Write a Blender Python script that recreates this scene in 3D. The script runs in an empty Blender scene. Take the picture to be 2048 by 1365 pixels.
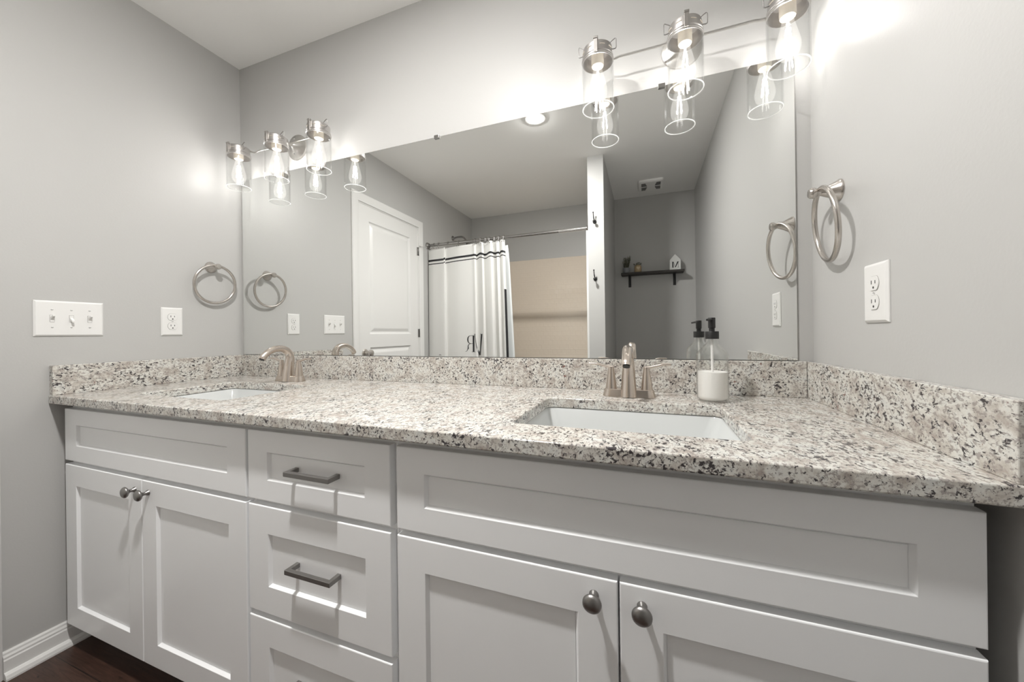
import bpy, bmesh, math, random
from mathutils import Vector, Matrix

random.seed(7)
PI = math.pi
C = bpy.context.scene.collection
S = bpy.context.scene

# ------------------------------------------------------------------ camera
YAW, ROLL, FPX = math.radians(20.2114), math.radians(-0.7304), 732.336
CAM = Vector((1.9310, -1.2761, 1.0761))
fw = Vector((-math.sin(YAW), math.cos(YAW), 0))
rt = Vector((math.cos(YAW), math.sin(YAW), 0))
up = Vector((0, 0, 1))
rr = rt * math.cos(ROLL) + up * math.sin(ROLL)
uu = up * math.cos(ROLL) - rt * math.sin(ROLL)
cd = bpy.data.cameras.new('camera')
cam = bpy.data.objects.new('camera', cd)
C.objects.link(cam)
cd.sensor_fit = 'HORIZONTAL'
cd.sensor_width = 36
cd.lens = FPX / 2048 * 36
cd.shift_y = -15.17 / 2048
cd.clip_start = 0.02
m = Matrix((rr, uu, -fw)).transposed().to_4x4()
m.translation = CAM
cam.matrix_world = m
S.camera = cam

# ------------------------------------------------------------------ world, exposure
w = bpy.data.worlds.new('world')
S.world = w
w.use_nodes = True
w.node_tree.nodes['Background'].inputs[0].default_value = (0.02, 0.02, 0.02, 1)
w.node_tree.nodes['Background'].inputs[1].default_value = 1.0
S.view_settings.view_transform = 'Standard'
S.view_settings.look = 'None'
S.view_settings.exposure = 0.30
S.view_settings.gamma = 1.0
S.view_settings.use_curve_mapping = False
S.cycles.max_bounces = 16
S.cycles.diffuse_bounces = 8
S.cycles.glossy_bounces = 8
S.cycles.transparent_max_bounces = 40
S.cycles.sample_clamp_indirect = 6.0

FILAMENT = 112.0      # glow of the bulb filaments
DOWNLIGHT = 1330.0     # glow of the recessed ceiling light's lens

# ------------------------------------------------------------------ sizes
W, D, H = 2.3763, 2.641, 2.4367
ZC, ZB, ZS = 0.8832, 0.855, 0.9858      # counter top, counter underside, splash top
YF = -0.6475                            # counter front
TS = 0.022                              # splash thickness
YD = -0.62                              # door fronts


# ------------------------------------------------------------------ materials
def mat(name, col, rough=0.5, metal=0.0, bump=None, spec=0.5, aniso=0.0, emis=None):
    m = bpy.data.materials.new(name)
    m.use_nodes = True
    nt = m.node_tree
    b = nt.nodes['Principled BSDF']
    b.inputs['Base Color'].default_value = (*col, 1)
    b.inputs['Roughness'].default_value = rough
    b.inputs['Metallic'].default_value = metal
    b.inputs['Specular IOR Level'].default_value = spec
    if aniso:
        b.inputs['Anisotropic'].default_value = aniso
    if emis:
        b.inputs['Emission Color'].default_value = (*emis[0], 1)
        b.inputs['Emission Strength'].default_value = emis[1]
    if bump:
        sc, st, dist = bump
        tc = nt.nodes.new('ShaderNodeTexCoord')
        n = nt.nodes.new('ShaderNodeTexNoise')
        n.inputs['Scale'].default_value = sc
        n.inputs['Detail'].default_value = 4
        bp = nt.nodes.new('ShaderNodeBump')
        bp.inputs['Strength'].default_value = st
        bp.inputs['Distance'].default_value = dist
        nt.links.new(tc.outputs['Object'], n.inputs['Vector'])
        nt.links.new(n.outputs['Fac'], bp.inputs['Height'])
        nt.links.new(bp.outputs['Normal'], b.inputs['Normal'])
    return m


def ramp(nt, stops, interp='LINEAR'):
    r = nt.nodes.new('ShaderNodeValToRGB')
    r.color_ramp.interpolation = interp
    e = r.color_ramp.elements
    while len(e) < len(stops):
        e.new(0.5)
    for k, (p, c) in enumerate(stops):
        e[k].position = p
        e[k].color = (*c, 1) if len(c) == 3 else c
    return r


def mixc(nt, fac, a, b, mode='MIX'):
    n = nt.nodes.new('ShaderNodeMix')
    n.data_type = 'RGBA'
    n.blend_type = mode
    for sock, v in ((n.inputs['Factor'], fac), (n.inputs['A'], a), (n.inputs['B'], b)):
        if isinstance(v, (int, float)):
            sock.default_value = v
        elif isinstance(v, tuple):
            sock.default_value = (*v, 1)
        else:
            nt.links.new(v, sock)
    return n.outputs['Result']


def noise(nt, vec, scale, detail=4, rough=0.5, dist=0.0):
    n = nt.nodes.new('ShaderNodeTexNoise')
    n.inputs['Scale'].default_value = scale
    n.inputs['Detail'].default_value = detail
    n.inputs['Roughness'].default_value = rough
    n.inputs['Distortion'].default_value = dist
    nt.links.new(vec, n.inputs['Vector'])
    return n.outputs['Fac']


def mapping(nt, rot=(0, 0, 0), scale=(1, 1, 1), loc=(0, 0, 0)):
    tc = nt.nodes.new('ShaderNodeTexCoord')
    mp = nt.nodes.new('ShaderNodeMapping')
    mp.inputs['Rotation'].default_value = rot
    mp.inputs['Scale'].default_value = scale
    mp.inputs['Location'].default_value = loc
    nt.links.new(tc.outputs['Object'], mp.inputs['Vector'])
    return mp.outputs['Vector']


def granite():
    m = mat('speckled_granite', (0.8, 0.76, 0.7), 0.16)
    nt = m.node_tree
    b = nt.nodes['Principled BSDF']
    v = mapping(nt, rot=(0.5, 0.6, 0.7), scale=(1.0, 0.62, 1.0))
    v2 = mapping(nt, rot=(0.2, -0.4, 0.5), scale=(1.0, 0.7, 1.0), loc=(3, 1, 2))
    base = ramp(nt, [(0.28, (0.33, 0.28, 0.245)), (0.42, (0.50, 0.465, 0.42)), (0.54, (0.66, 0.65, 0.605)), (0.72, (0.53, 0.535, 0.52))])
    nt.links.new(noise(nt, v2, 34, 5, 0.65, 0.3), base.inputs['Fac'])
    # soft grey grains
    g = ramp(nt, [(0.52, (0, 0, 0)), (0.58, (0.85, 0.85, 0.85))])
    nt.links.new(noise(nt, v, 185, 3, 0.65, 0.2), g.inputs['Fac'])
    c1 = mixc(nt, g.outputs['Color'], base.outputs['Color'], (0.30, 0.27, 0.25))
    # dark clustered flecks, gated by a broad noise
    f = nt.nodes.new('ShaderNodeMath')
    f.operation = 'MULTIPLY_ADD'
    nt.links.new(noise(nt, v2, 17, 3, 0.6, 0.4), f.inputs[0])
    f.inputs[1].default_value = 0.34
    nt.links.new(noise(nt, v, 145, 4, 0.62, 0.5), f.inputs[2])
    d = ramp(nt, [(0.735, (0, 0, 0)), (0.785, (1, 1, 1))])
    nt.links.new(f.outputs[0], d.inputs['Fac'])
    c2 = mixc(nt, d.outputs['Color'], c1, (0.055, 0.048, 0.050))
    # small rusty stains
    r = ramp(nt, [(0.69, (0, 0, 0)), (0.76, (1, 1, 1))])
    nt.links.new(noise(nt, mapping(nt, loc=(7, 3, 5)), 60, 3, 0.5, 0.5), r.inputs['Fac'])
    c3 = mixc(nt, r.outputs['Color'], c2, (0.19, 0.10, 0.085))
    nt.links.new(c3, b.inputs['Base Color'])
    return m


def wood_floor():
    m = mat('dark_wood_planks', (0.08, 0.04, 0.03), 0.38)
    nt = m.node_tree
    b = nt.nodes['Principled BSDF']
    v = mapping(nt, rot=(0, 0, 0))
    br = nt.nodes.new('ShaderNodeTexBrick')
    br.inputs['Scale'].default_value = 1.0
    br.inputs['Brick Width'].default_value = 1.2
    br.inputs['Row Height'].default_value = 0.13
    br.inputs['Mortar Size'].default_value = 0.0012
    br.inputs['Color1'].default_value = (0.085, 0.043, 0.03, 1)
    br.inputs['Color2'].default_value = (0.05, 0.026, 0.019, 1)
    br.inputs['Mortar'].default_value = (0.012, 0.008, 0.006, 1)
    nt.links.new(v, br.inputs['Vector'])
    g = ramp(nt, [(0.3, (0.35, 0.30, 0.28)), (0.55, (1.0, 0.95, 0.9)), (0.75, (1.7, 1.5, 1.4))])
    nt.links.new(noise(nt, mapping(nt, scale=(2.0, 26, 1)), 4, 8, 0.7, 1.2), g.inputs['Fac'])
    k = ramp(nt, [(0.66, (1, 1, 1)), (0.72, (0.15, 0.12, 0.1))])
    nt.links.new(noise(nt, mapping(nt, scale=(3, 9, 1), loc=(2, 0, 0)), 4, 3, 0.5), k.inputs['Fac'])
    c = mixc(nt, 1.0, br.outputs['Color'], g.outputs['Color'], 'MULTIPLY')
    c = mixc(nt, 1.0, c, k.outputs['Color'], 'MULTIPLY')
    nt.links.new(c, b.inputs['Base Color'])
    return m


def thin_glass(name, tint=(0.97, 0.98, 0.975), base=0.05, edge=0.75, power=3.0, rough=0.0, glow=0.0, white=0.0):
    m = bpy.data.materials.new(name)
    m.use_nodes = True
    nt = m.node_tree
    for n in list(nt.nodes):
        nt.nodes.remove(n)
    out = nt.nodes.new('ShaderNodeOutputMaterial')
    tr = nt.nodes.new('ShaderNodeBsdfTransparent')
    tr.inputs[0].default_value = (*tint, 1)
    gl = nt.nodes.new('ShaderNodeBsdfGlossy')
    gl.inputs['Roughness'].default_value = rough
    lw = nt.nodes.new('ShaderNodeLayerWeight')
    lw.inputs[0].default_value = 0.5
    p = nt.nodes.new('ShaderNodeMath')
    p.operation = 'POWER'
    p.inputs[1].default_value = power
    nt.links.new(lw.outputs['Facing'], p.inputs[0])
    ma = nt.nodes.new('ShaderNodeMath')
    ma.operation = 'MULTIPLY_ADD'
    ma.use_clamp = True
    ma.inputs[1].default_value = edge
    ma.inputs[2].default_value = base
    nt.links.new(p.outputs[0], ma.inputs[0])
    mx = nt.nodes.new('ShaderNodeMixShader')
    nt.links.new(ma.outputs[0], mx.inputs[0])
    nt.links.new(tr.outputs[0], mx.inputs[1])
    nt.links.new(gl.outputs[0], mx.inputs[2])
    last = mx.outputs[0]
    if white:
        df = nt.nodes.new('ShaderNodeBsdfTranslucent')
        df.inputs[0].default_value = (0.95, 0.95, 0.95, 1)
        m2 = nt.nodes.new('ShaderNodeMixShader')
        m2.inputs[0].default_value = white
        nt.links.new(last, m2.inputs[1])
        nt.links.new(df.outputs[0], m2.inputs[2])
        last = m2.outputs[0]
    if glow:
        em = nt.nodes.new('ShaderNodeEmission')
        em.inputs[0].default_value = (1, 0.96, 0.92, 1)
        em.inputs[1].default_value = glow
        ad = nt.nodes.new('ShaderNodeAddShader')
        nt.links.new(last, ad.inputs[0])
        nt.links.new(em.outputs[0], ad.inputs[1])
        last = ad.outputs[0]
    nt.links.new(last, out.inputs[0])
    return m


def emission(name, col, st):
    m = bpy.data.materials.new(name)
    m.use_nodes = True
    nt = m.node_tree
    for n in list(nt.nodes):
        nt.nodes.remove(n)
    out = nt.nodes.new('ShaderNodeOutputMaterial')
    em = nt.nodes.new('ShaderNodeEmission')
    em.inputs[0].default_value = (*col, 1)
    em.inputs[1].default_value = st
    nt.links.new(em.outputs[0], out.inputs[0])
    return m


def mirror_mat():
    m = bpy.data.materials.new('mirror_silver')
    m.use_nodes = True
    nt = m.node_tree
    for n in list(nt.nodes):
        nt.nodes.remove(n)
    out = nt.nodes.new('ShaderNodeOutputMaterial')
    gl = nt.nodes.new('ShaderNodeBsdfGlossy')
    gl.inputs['Roughness'].default_value = 0.0
    gl.inputs[0].default_value = (0.90, 0.91, 0.90, 1)
    nt.links.new(gl.outputs[0], out.inputs[0])
    return m


def surround_mat():
    m = mat('beige_acrylic', (0.72, 0.63, 0.53), 0.025, spec=0.9)
    nt = m.node_tree
    b = nt.nodes['Principled BSDF']
    v = mapping(nt)
    br = nt.nodes.new('ShaderNodeTexBrick')
    br.inputs['Scale'].default_value = 1.0
    br.inputs['Brick Width'].default_value = 0.05
    br.inputs['Row Height'].default_value = 0.05
    br.inputs['Mortar Size'].default_value = 0.004
    br.inputs['Mortar Smooth'].default_value = 1.0
    br.offset = 0.5
    sw = nt.nodes.new('ShaderNodeMapping')
    sw.inputs['Rotation'].default_value = (PI / 2, 0, 0)
    nt.links.new(v, sw.inputs['Vector'])
    nt.links.new(sw.outputs['Vector'], br.inputs['Vector'])
    ad = nt.nodes.new('ShaderNodeMath')
    ad.operation = 'MULTIPLY_ADD'
    nt.links.new(noise(nt, v, 30, 1, 0.5, 0.0), ad.inputs[0])
    ad.inputs[1].default_value = 0.8
    nt.links.new(br.outputs['Fac'], ad.inputs[2])
    bp = nt.nodes.new('ShaderNodeBump')
    bp.inputs['Strength'].default_value = 0.22
    bp.inputs['Distance'].default_value = 0.003
    nt.links.new(ad.outputs[0], bp.inputs['Height'])
    nt.links.new(bp.outputs['Normal'], b.inputs['Normal'])
    return m


M = dict(
    wall=mat('grey_wall_paint', (0.480, 0.476, 0.464), 0.42, bump=(160, 0.10, 0.002), spec=0.35),
    ceil=mat('white_ceiling_paint', (0.90, 0.895, 0.88), 0.75, bump=(120, 0.08, 0.002)),
    white=mat('white_trim_paint', (0.73, 0.725, 0.71), 0.3),
    cab=mat('white_cabinet_paint', (0.905, 0.915, 0.925), 0.30),
    gap=mat('grey_gap_rim', (0.35, 0.34, 0.32), 0.7),  # grey rim around the receptacles and toggles
    toe=mat('dark_toe_kick', (0.25, 0.24, 0.23), 0.6),
    granite=granite(), floor=wood_floor(),
    nickel=mat('brushed_nickel', (0.60, 0.565, 0.53), 0.27, 1.0, aniso=0.5),
    nickel2=mat('satin_nickel_pale', (0.66, 0.645, 0.62), 0.30, 1.0, aniso=0.4),
    faucet=mat('warm_brushed_nickel', (0.66, 0.59, 0.53), 0.24, 1.0, aniso=0.6),
    dnickel=mat('dark_satin_nickel', (0.30, 0.29, 0.28), 0.38, 1.0),
    clasp=mat('brushed_clasp_metal', (0.42, 0.40, 0.38), 0.42, 1.0),
    capmetal=mat('brushed_cap_metal', (0.58, 0.56, 0.545), 0.34, 1.0),
    pull=mat('grey_satin_metal', (0.27, 0.26, 0.25), 0.42, 0.85),
    chrome=mat('chrome', (0.8, 0.8, 0.8), 0.08, 1.0),
    steel=mat('dark_chrome', (0.38, 0.37, 0.36), 0.22, 1.0),
    porcelain=mat('white_porcelain', (0.60, 0.615, 0.61), 0.08, spec=0.6),
    plastic=mat('white_plastic', (0.76, 0.755, 0.74), 0.28),
    slot=mat('dark_slot', (0.03, 0.03, 0.03), 0.6),
    black=mat('matt_black', (0.012, 0.012, 0.012), 0.45),
    edge=mat('dark_mirror_edge', (0.05, 0.055, 0.05), 0.3),
    mirror=mirror_mat(),
    jar=thin_glass('clear_jar_glass', tint=(0.992, 0.994, 0.993), base=0.03, edge=0.55, power=3.2),
    jarrim=thin_glass('whitened_glass', base=0.25, edge=0.4, power=1.0, rough=0.15, white=0.45),  # white mixed in to imitate bright light caught in the glass edge
    bulb=thin_glass('bulb_glass', tint=(0.99, 0.99, 0.99), base=0.02, edge=0.35, power=2.6, glow=0.12),  # weak emission in the glass imitates bloom around the filaments
    bottle=thin_glass('clear_bottle_glass', tint=(0.985, 0.99, 0.986), base=0.05, edge=0.75, power=2.4),
    filament=emission('glowing_filament', (1.0, 0.97, 0.935), FILAMENT),
    lens=emission('glowing_lens', (1.0, 0.982, 0.96), DOWNLIGHT),
    lotion=mat('milky_liquid', (0.97, 0.94, 0.915), 0.35),
    tube=mat('translucent_white_tube', (0.85, 0.83, 0.82), 0.35),
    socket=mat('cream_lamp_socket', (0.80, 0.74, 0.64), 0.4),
    surround=surround_mat(),
    curtain=mat('white_woven_cotton', (0.74, 0.735, 0.715), 0.85, bump=(300, 0.15, 0.001)),
    ink=mat('charcoal_print', (0.02, 0.02, 0.022), 0.8),
    liner=mat('white_liner', (0.72, 0.74, 0.74), 0.5),
    shelf=mat('black_stained_wood', (0.03, 0.024, 0.02), 0.5, bump=(60, 0.3, 0.002)),
    pot=mat('galvanised_pot', (0.30, 0.31, 0.33), 0.5, 0.3),
    leaf=mat('dull_green_leaf', (0.12, 0.12, 0.08), 0.7),
    candle=mat('tan_candle_jar', (0.48, 0.36, 0.22), 0.35),
    tag=mat('pale_wooden_tag', (0.72, 0.60, 0.42), 0.7),
    house=mat('whitewashed_wood', (0.72, 0.72, 0.70), 0.7),
)


# ------------------------------------------------------------------ mesh helpers
def obj(name, bm, m, parent=None, loc=(0, 0, 0), smooth=None, bevel=0, rot=None):
    bmesh.ops.recalc_face_normals(bm, faces=bm.faces)
    me = bpy.data.meshes.new(name)
    bm.to_mesh(me)
    bm.free()
    for x in (m if isinstance(m, (list, tuple)) else [m]):
        me.materials.append(M[x] if isinstance(x, str) else x)
    o = bpy.data.objects.new(name, me)
    C.objects.link(o)
    o.location = loc
    if rot:
        o.rotation_euler = rot
    if parent:
        o.parent = parent
    if smooth is not None:
        for p in me.polygons:
            p.use_smooth = True
        try:
            me.set_sharp_from_angle(angle=math.radians(smooth))
        except Exception:
            pass
    if bevel:
        b = o.modifiers.new('bevel', 'BEVEL')
        b.width = bevel
        b.segments = 3
        b.limit_method = 'ANGLE'
        b.angle_limit = math.radians(40)
        if smooth is None:
            for p in me.polygons:
                p.use_smooth = True
            try:
                me.set_sharp_from_angle(angle=math.radians(35))
            except Exception:
                pass
        b.harden_normals = True
    return o


def thing(name, label, cat, loc=(0, 0, 0), group=None):
    o = bpy.data.objects.new(name, None)
    o.empty_display_size = 0.05
    C.objects.link(o)
    o.location = loc
    return tag(o, label, cat, group)


def tag(o, label, cat, group=None):
    o['label'] = label
    o['category'] = cat
    if group:
        o['group'] = group
    return o


def struct(o):
    o['kind'] = 'structure'
    return o


def box(bm, a, b, mi=0):
    x0, y0, z0 = a
    x1, y1, z1 = b
    v = [bm.verts.new(p) for p in ((x0, y0, z0), (x1, y0, z0), (x1, y1, z0), (x0, y1, z0), (x0, y0, z1), (x1, y0, z1), (x1, y1, z1), (x0, y1, z1))]
    for f in ((0, 3, 2, 1), (4, 5, 6, 7), (0, 1, 5, 4), (1, 2, 6, 5), (2, 3, 7, 6), (3, 0, 4, 7)):
        bm.faces.new([v[i] for i in f]).material_index = mi
    return bm


def frame_of(axis):
    a = Vector(axis).normalized()
    t = Vector((0, 0, 1)) if abs(a.z) < 0.9 else Vector((1, 0, 0))
    u = a.cross(t).normalized()
    return a, u, a.cross(u).normalized()


def lathe(bm, prof, o=(0, 0, 0), axis=(0, 0, 1), n=32, mi=0, sx=1.0, sy=1.0, closed=False):
    """prof: list of (radius, distance along axis)"""
    a, u, v = frame_of(axis)
    o = Vector(o)
    rings = []
    for r, h in prof:
        if r < 1e-6:
            rings.append([bm.verts.new(o + a * h)])
        else:
            rings.append([bm.verts.new(o + a * h + (u * math.cos(2 * PI * k / n) * sx + v * math.sin(2 * PI * k / n) * sy) * r) for k in range(n)])
    seq = list(zip(rings, rings[1:]))
    if closed:
        seq.append((rings[-1], rings[0]))
    for A, B in seq:
        if len(A) == 1 and len(B) == 1:
            continue
        for k in range(n):
            q = (k + 1) % n
            if len(A) == 1:
                f = bm.faces.new((A[0], B[k], B[q]))
            elif len(B) == 1:
                f = bm.faces.new((A[k], A[q], B[0]))
            else:
                f = bm.faces.new((A[k], A[q], B[q], B[k]))
            f.material_index = mi
    return bm


def tube(bm, pts, r, n=12, mi=0, closed=False, sq=1.0):
    """round tube along a path; r number or list; sq flattens along the second frame axis"""
    pts = [Vector(p) for p in pts]
    L = len(pts)
    rs = r if isinstance(r, (list, tuple)) else [r] * L
    rings = []
    u = None
    for i, p in enumerate(pts):
        if closed:
            t = (pts[(i + 1) % L] - pts[i - 1]).normalized()
        else:
            t = (pts[min(i + 1, L - 1)] - pts[max(i - 1, 0)]).normalized()
        if u is None:
            _, u, _ = frame_of(t)
        u = (u - t * u.dot(t)).normalized()
        v = t.cross(u)
        rings.append([bm.verts.new(p + (u * math.cos(2 * PI * k / n) + v * math.sin(2 * PI * k / n) * sq) * rs[i]) for k in range(n)])
    for i in range(L if closed else L - 1):
        A, B = rings[i], rings[(i + 1) % L]
        for k in range(n):
            bm.faces.new((A[k], A[(k + 1) % n], B[(k + 1) % n], B[k])).material_index = mi
    if not closed:
        bm.faces.new(rings[0]).material_index = mi
        bm.faces.new(rings[-1]).material_index = mi
    return bm


def spline(pts, n=8):
    """Catmull-Rom through points"""
    P = [Vector(p) for p in pts]
    P = [P[0] * 2 - P[1]] + P + [P[-1] * 2 - P[-2]]
    out = []
    for i in range(1, len(P) - 2):
        for k in range(n):
            t = k / n
            a, b, c, d = P[i - 1], P[i], P[i + 1], P[i + 2]
            out.append(0.5 * ((2 * b) + (c - a) * t + (2 * a - 5 * b + 4 * c - d) * t * t + (3 * b - a - 3 * c + d) * t ** 3))
    out.append(P[-2])
    return out


def rings_of(bm, loops, cap0=False, cap1=False, mi=0):
    R = [[bm.verts.new(p) for p in l] for l in loops]
    n = len(R[0])
    for A, B in zip(R, R[1:]):
        for k in range(n):
            bm.faces.new((A[k], A[(k + 1) % n], B[(k + 1) % n], B[k])).material_index = mi
    if cap0:
        bm.faces.new(R[0]).material_index = mi
    if cap1:
        bm.faces.new(R[-1]).material_index = mi
    return bm


def rrect(x0, x1, y0, y1, r, z, n=5, plane='xy'):
    pts = []
    for cx, cy, a0 in ((x1 - r, y1 - r, 0), (x0 + r, y1 - r, PI / 2), (x0 + r, y0 + r, PI), (x1 - r, y0 + r, 1.5 * PI)):
        for k in range(n + 1):
            a = a0 + PI / 2 * k / n
            pts.append((cx + r * math.cos(a), cy + r * math.sin(a)))
    if plane == 'xy':
        return [Vector((x, y, z)) for x, y in pts]
    if plane == 'xz':
        return [Vector((x, z, y)) for x, y in pts]
    return [Vector((z, x, y)) for x, y in pts]


def prism(bm, poly, d0, d1, plane='xz', mi=0):
    """extrude a 2D polygon; plane xz -> thickness in y, yz -> thickness in x"""
    def P(a, b, d):
        return (a, d, b) if plane == 'xz' else ((d, a, b) if plane == 'yz' else (a, b, d))
    A = [bm.verts.new(P(a, b, d0)) for a, b in poly]
    B = [bm.verts.new(P(a, b, d1)) for a, b in poly]
    n = len(poly)
    bm.faces.new(A).material_index = mi
    bm.faces.new(B).material_index = mi
    for k in range(n):
        bm.faces.new((A[k], A[(k + 1) % n], B[(k + 1) % n], B[k])).material_index = mi
    return bm


NB = bmesh.new


# ------------------------------------------------------------------ the room
T = 0.10
struct(obj('floor', box(NB(), (-T, -D - T, -0.05), (W + T, T, 0)), 'floor'))
LX, LY, LR = 1.283, -0.970, 0.052        # recessed light cutout
bm = NB()
cl_loops = []
for z in (H, H + 0.05):
    lo = [bm.verts.new((x, y, z)) for x, y in ((-T, -D - T), (W + T, -D - T), (W + T, T), (-T, T))]
    li = [bm.verts.new((LX + LR * math.cos(2 * PI * k / 40), LY + LR * math.sin(2 * PI * k / 40), z)) for k in range(40)]
    bmesh.ops.triangle_fill(bm, use_beauty=True, use_dissolve=False, edges=[bm.edges.new((l[k], l[(k + 1) % len(l)])) for l in (lo, li) for k in range(len(l))])
    cl_loops.append((lo, li))
for q in (0, 1):
    A, B = cl_loops[0][q], cl_loops[1][q]
    for k in range(len(A)):
        bm.faces.new((A[k], A[(k + 1) % len(A)], B[(k + 1) % len(B)], B[k]))
struct(obj('ceiling', bm, 'ceil'))
struct(obj('wall_back', box(NB(), (-T, 0, 0), (W + T, T, H)), 'wall'))
struct(obj('wall_front', box(NB(), (-T, -D - T, 0), (W + T, -D, H)), 'wall'))
struct(obj('wall_right', box(NB(), (W, -D, 0), (W + T, 0, H)), 'wall'))
DY0, DY1, DZ = -0.809, -1.558, 2.048        # door opening in the left wall
bm = NB()
box(bm, (-T, DY0, 0), (0, 0, H))
box(bm, (-T, -D, 0), (0, DY1, H))
box(bm, (-T, DY1, DZ), (0, DY0, H))
struct(obj('wall_left', bm, 'wall'))
PX0, PX1, PY = 1.5125, 1.633, -1.607
struct(obj('wall_partition', box(NB(), (PX0, -D, 0), (PX1, PY, H)), 'wall'))

# baseboards: moulded board with a shoe moulding
BASE = [(0, 0), (0.030, 0), (0.030, 0.006), (0.026, 0.016), (0.020, 0.021), (0.014, 0.022), (0.014, 0.058), (0.0115, 0.062), (0.0115, 0.068), (0.008, 0.074), (0.007, 0.080), (0.004, 0.084), (0, 0.084)]


def baseboard(name, p, q, inward):
    bm = NB()
    p, q, inward = Vector(p), Vector(q), Vector(inward)
    rings_of(bm, [[a + inward * d + up * h for d, h in BASE] for a in (p, q)], True, True)
    return struct(obj(name, bm, 'white'))


baseboard('baseboard_left', (0, -0.002, 0), (0, -0.7505, 0), (1, 0, 0))
baseboard('baseboard_right', (W, -D, 0), (W, -0.002, 0), (-1, 0, 0))
baseboard('baseboard_partition', (PX1, -D, 0), (PX1, PY, 0), (1, 0, 0))
baseboard('baseboard_front', (PX1 + 0.03, -D, 0), (W - 0.03, -D, 0), (0, 1, 0))

# ------------------------------------------------------------------ door in the left wall (seen in the mirror)
door = struct(bpy.data.objects.new('door_1', None))
C.objects.link(door)
door.location = (0, (DY0 + DY1) / 2, 0)
door['label'] = 'white two panel door with raised moulding, closed in the left wall'
dl = -door.location


def at_origin(o):      # keep a part authored in world coordinates where it stands
    o.location = Vector(o.location) - o.parent.location
    return o


CW = 0.062
bm = NB()
PROF = [(0, 0), (0.009, 0), (0.012, 0.006), (0.012, 0.018), (0.0135, 0.024), (0.014, 0.05), (0.014, CW - 0.006), (0.009, CW), (0, CW)]
y0, y1 = DY0 - 0.004, DY1 + 0.004
loops = [[], [], [], []]
for d, t_ in PROF:
    loops[0].append(Vector((d, y0 + t_, 0)))
    loops[1].append(Vector((d, y0 + t_, DZ - 0.004 + t_)))
    loops[2].append(Vector((d, y1 - t_, DZ - 0.004 + t_)))
    loops[3].append(Vector((d, y1 - t_, 0)))
rings_of(bm, loops, True, True)
at_origin(obj('door_casing', bm, 'white', door, smooth=30))
# jamb lining
bm = NB()
box(bm, (-T, DY0 - 0.012, 0), (0.0, DY0, DZ))
box(bm, (-T, DY1, 0), (0.0, DY1 + 0.012, DZ))
box(bm, (-T, DY1 + 0.012, DZ - 0.012), (0.0, DY0 - 0.012, DZ))
at_origin(obj('door_jamb', bm, 'white', door))
# slab: a front sheet with two moulded panels
SY0, SY1, SZ1 = DY0 - 0.004, DY1 + 0.004, DZ - 0.006
bm = NB()
xs = [SY1, SY1 + 0.118, SY0 - 0.118, SY0]
zs = [0.010, 0.19, 0.985, 1.085, 1.925, SZ1]
xf = -0.004
grid = {(i, j): bm.verts.new((xf, xs[i], zs[j])) for i in range(4) for j in range(6)}
for i in range(3):
    for j in range(5):
        if i == 1 and j in (1, 3):
            continue
        bm.faces.new((grid[i, j], grid[i + 1, j], grid[i + 1, j + 1], grid[i, j + 1]))
for j in (1, 3):
    def L(d, ins):
        return [Vector((xf - d, xs[1] + ins, zs[j] + ins)), Vector((xf - d, xs[2] - ins, zs[j] + ins)), Vector((xf - d, xs[2] - ins, zs[j + 1] - ins)), Vector((xf - d, xs[1] + ins, zs[j + 1] - ins))]
    rings_of(bm, [L(0, 0), L(0.009, 0.007), L(0.012, 0.012), L(0.012, 0.020), L(0.003, 0.040), L(0.002, 0.046)], False, True)
bmesh.ops.remove_doubles(bm, verts=bm.verts, dist=1e-5)
box(bm, (-0.038, SY1, 0.010), (-0.0165, SY0, SZ1))
b_ = [Vector((xf, SY1, 0.010)), Vector((xf, SY0, 0.010)), Vector((xf, SY0, SZ1)), Vector((xf, SY1, SZ1))]
rings_of(bm, [b_, [v - Vector((0.013, 0, 0)) for v in b_]])
slab = at_origin(obj('door_leaf', bm, 'white', door))
for zc_ in (1.827, 1.09, 0.28):
    bm = NB()
    lathe(bm, [(0, -0.042), (0.004, -0.040), (0.006, -0.037), (0.006, 0.037), (0.004, 0.040), (0, 0.042)], (0.004, SY1 - 0.004, zc_), n=12)
    box(bm, (-0.003, SY1 - 0.016, zc_ - 0.037), (0.001, SY1 + 0.018, zc_ + 0.037))
    hg = at_origin(obj('hinge', bm, 'steel', door, smooth=35))
    if zc_ > 1.5:
        bm = NB()
        tube(bm, [(0.006, SY1 - 0.004, zc_ + 0.044), (0.03, SY1 - 0.02, zc_ + 0.045), (0.05, SY1 - 0.045, zc_ + 0.045)], 0.003, 8)
        tube(bm, [(0.05, SY1 - 0.045, zc_ + 0.045), (0.056, SY1 - 0.053, zc_ + 0.045)], 0.008, 12)
        tube(bm, [(0.02, SY1 - 0.012, zc_ + 0.045), (0.024, SY1 + 0.02, zc_ + 0.045)], 0.004, 10)
        ds = at_origin(obj('door_stop', bm, 'chrome', door, smooth=35))
bm = NB()
lathe(bm, [(0, 0), (0.031, 0), (0.031, 0.004), (0.026, 0.009), (0.012, 0.012), (0.010, 0.030), (0.020, 0.038), (0.026, 0.050), (0.024, 0.062), (0.012, 0.068), (0, 0.069)], (-0.004, SY0 - 0.062, 0.945), (1, 0, 0), 24)
at_origin(obj('door_knob', bm, 'nickel', door, smooth=30))

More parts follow.
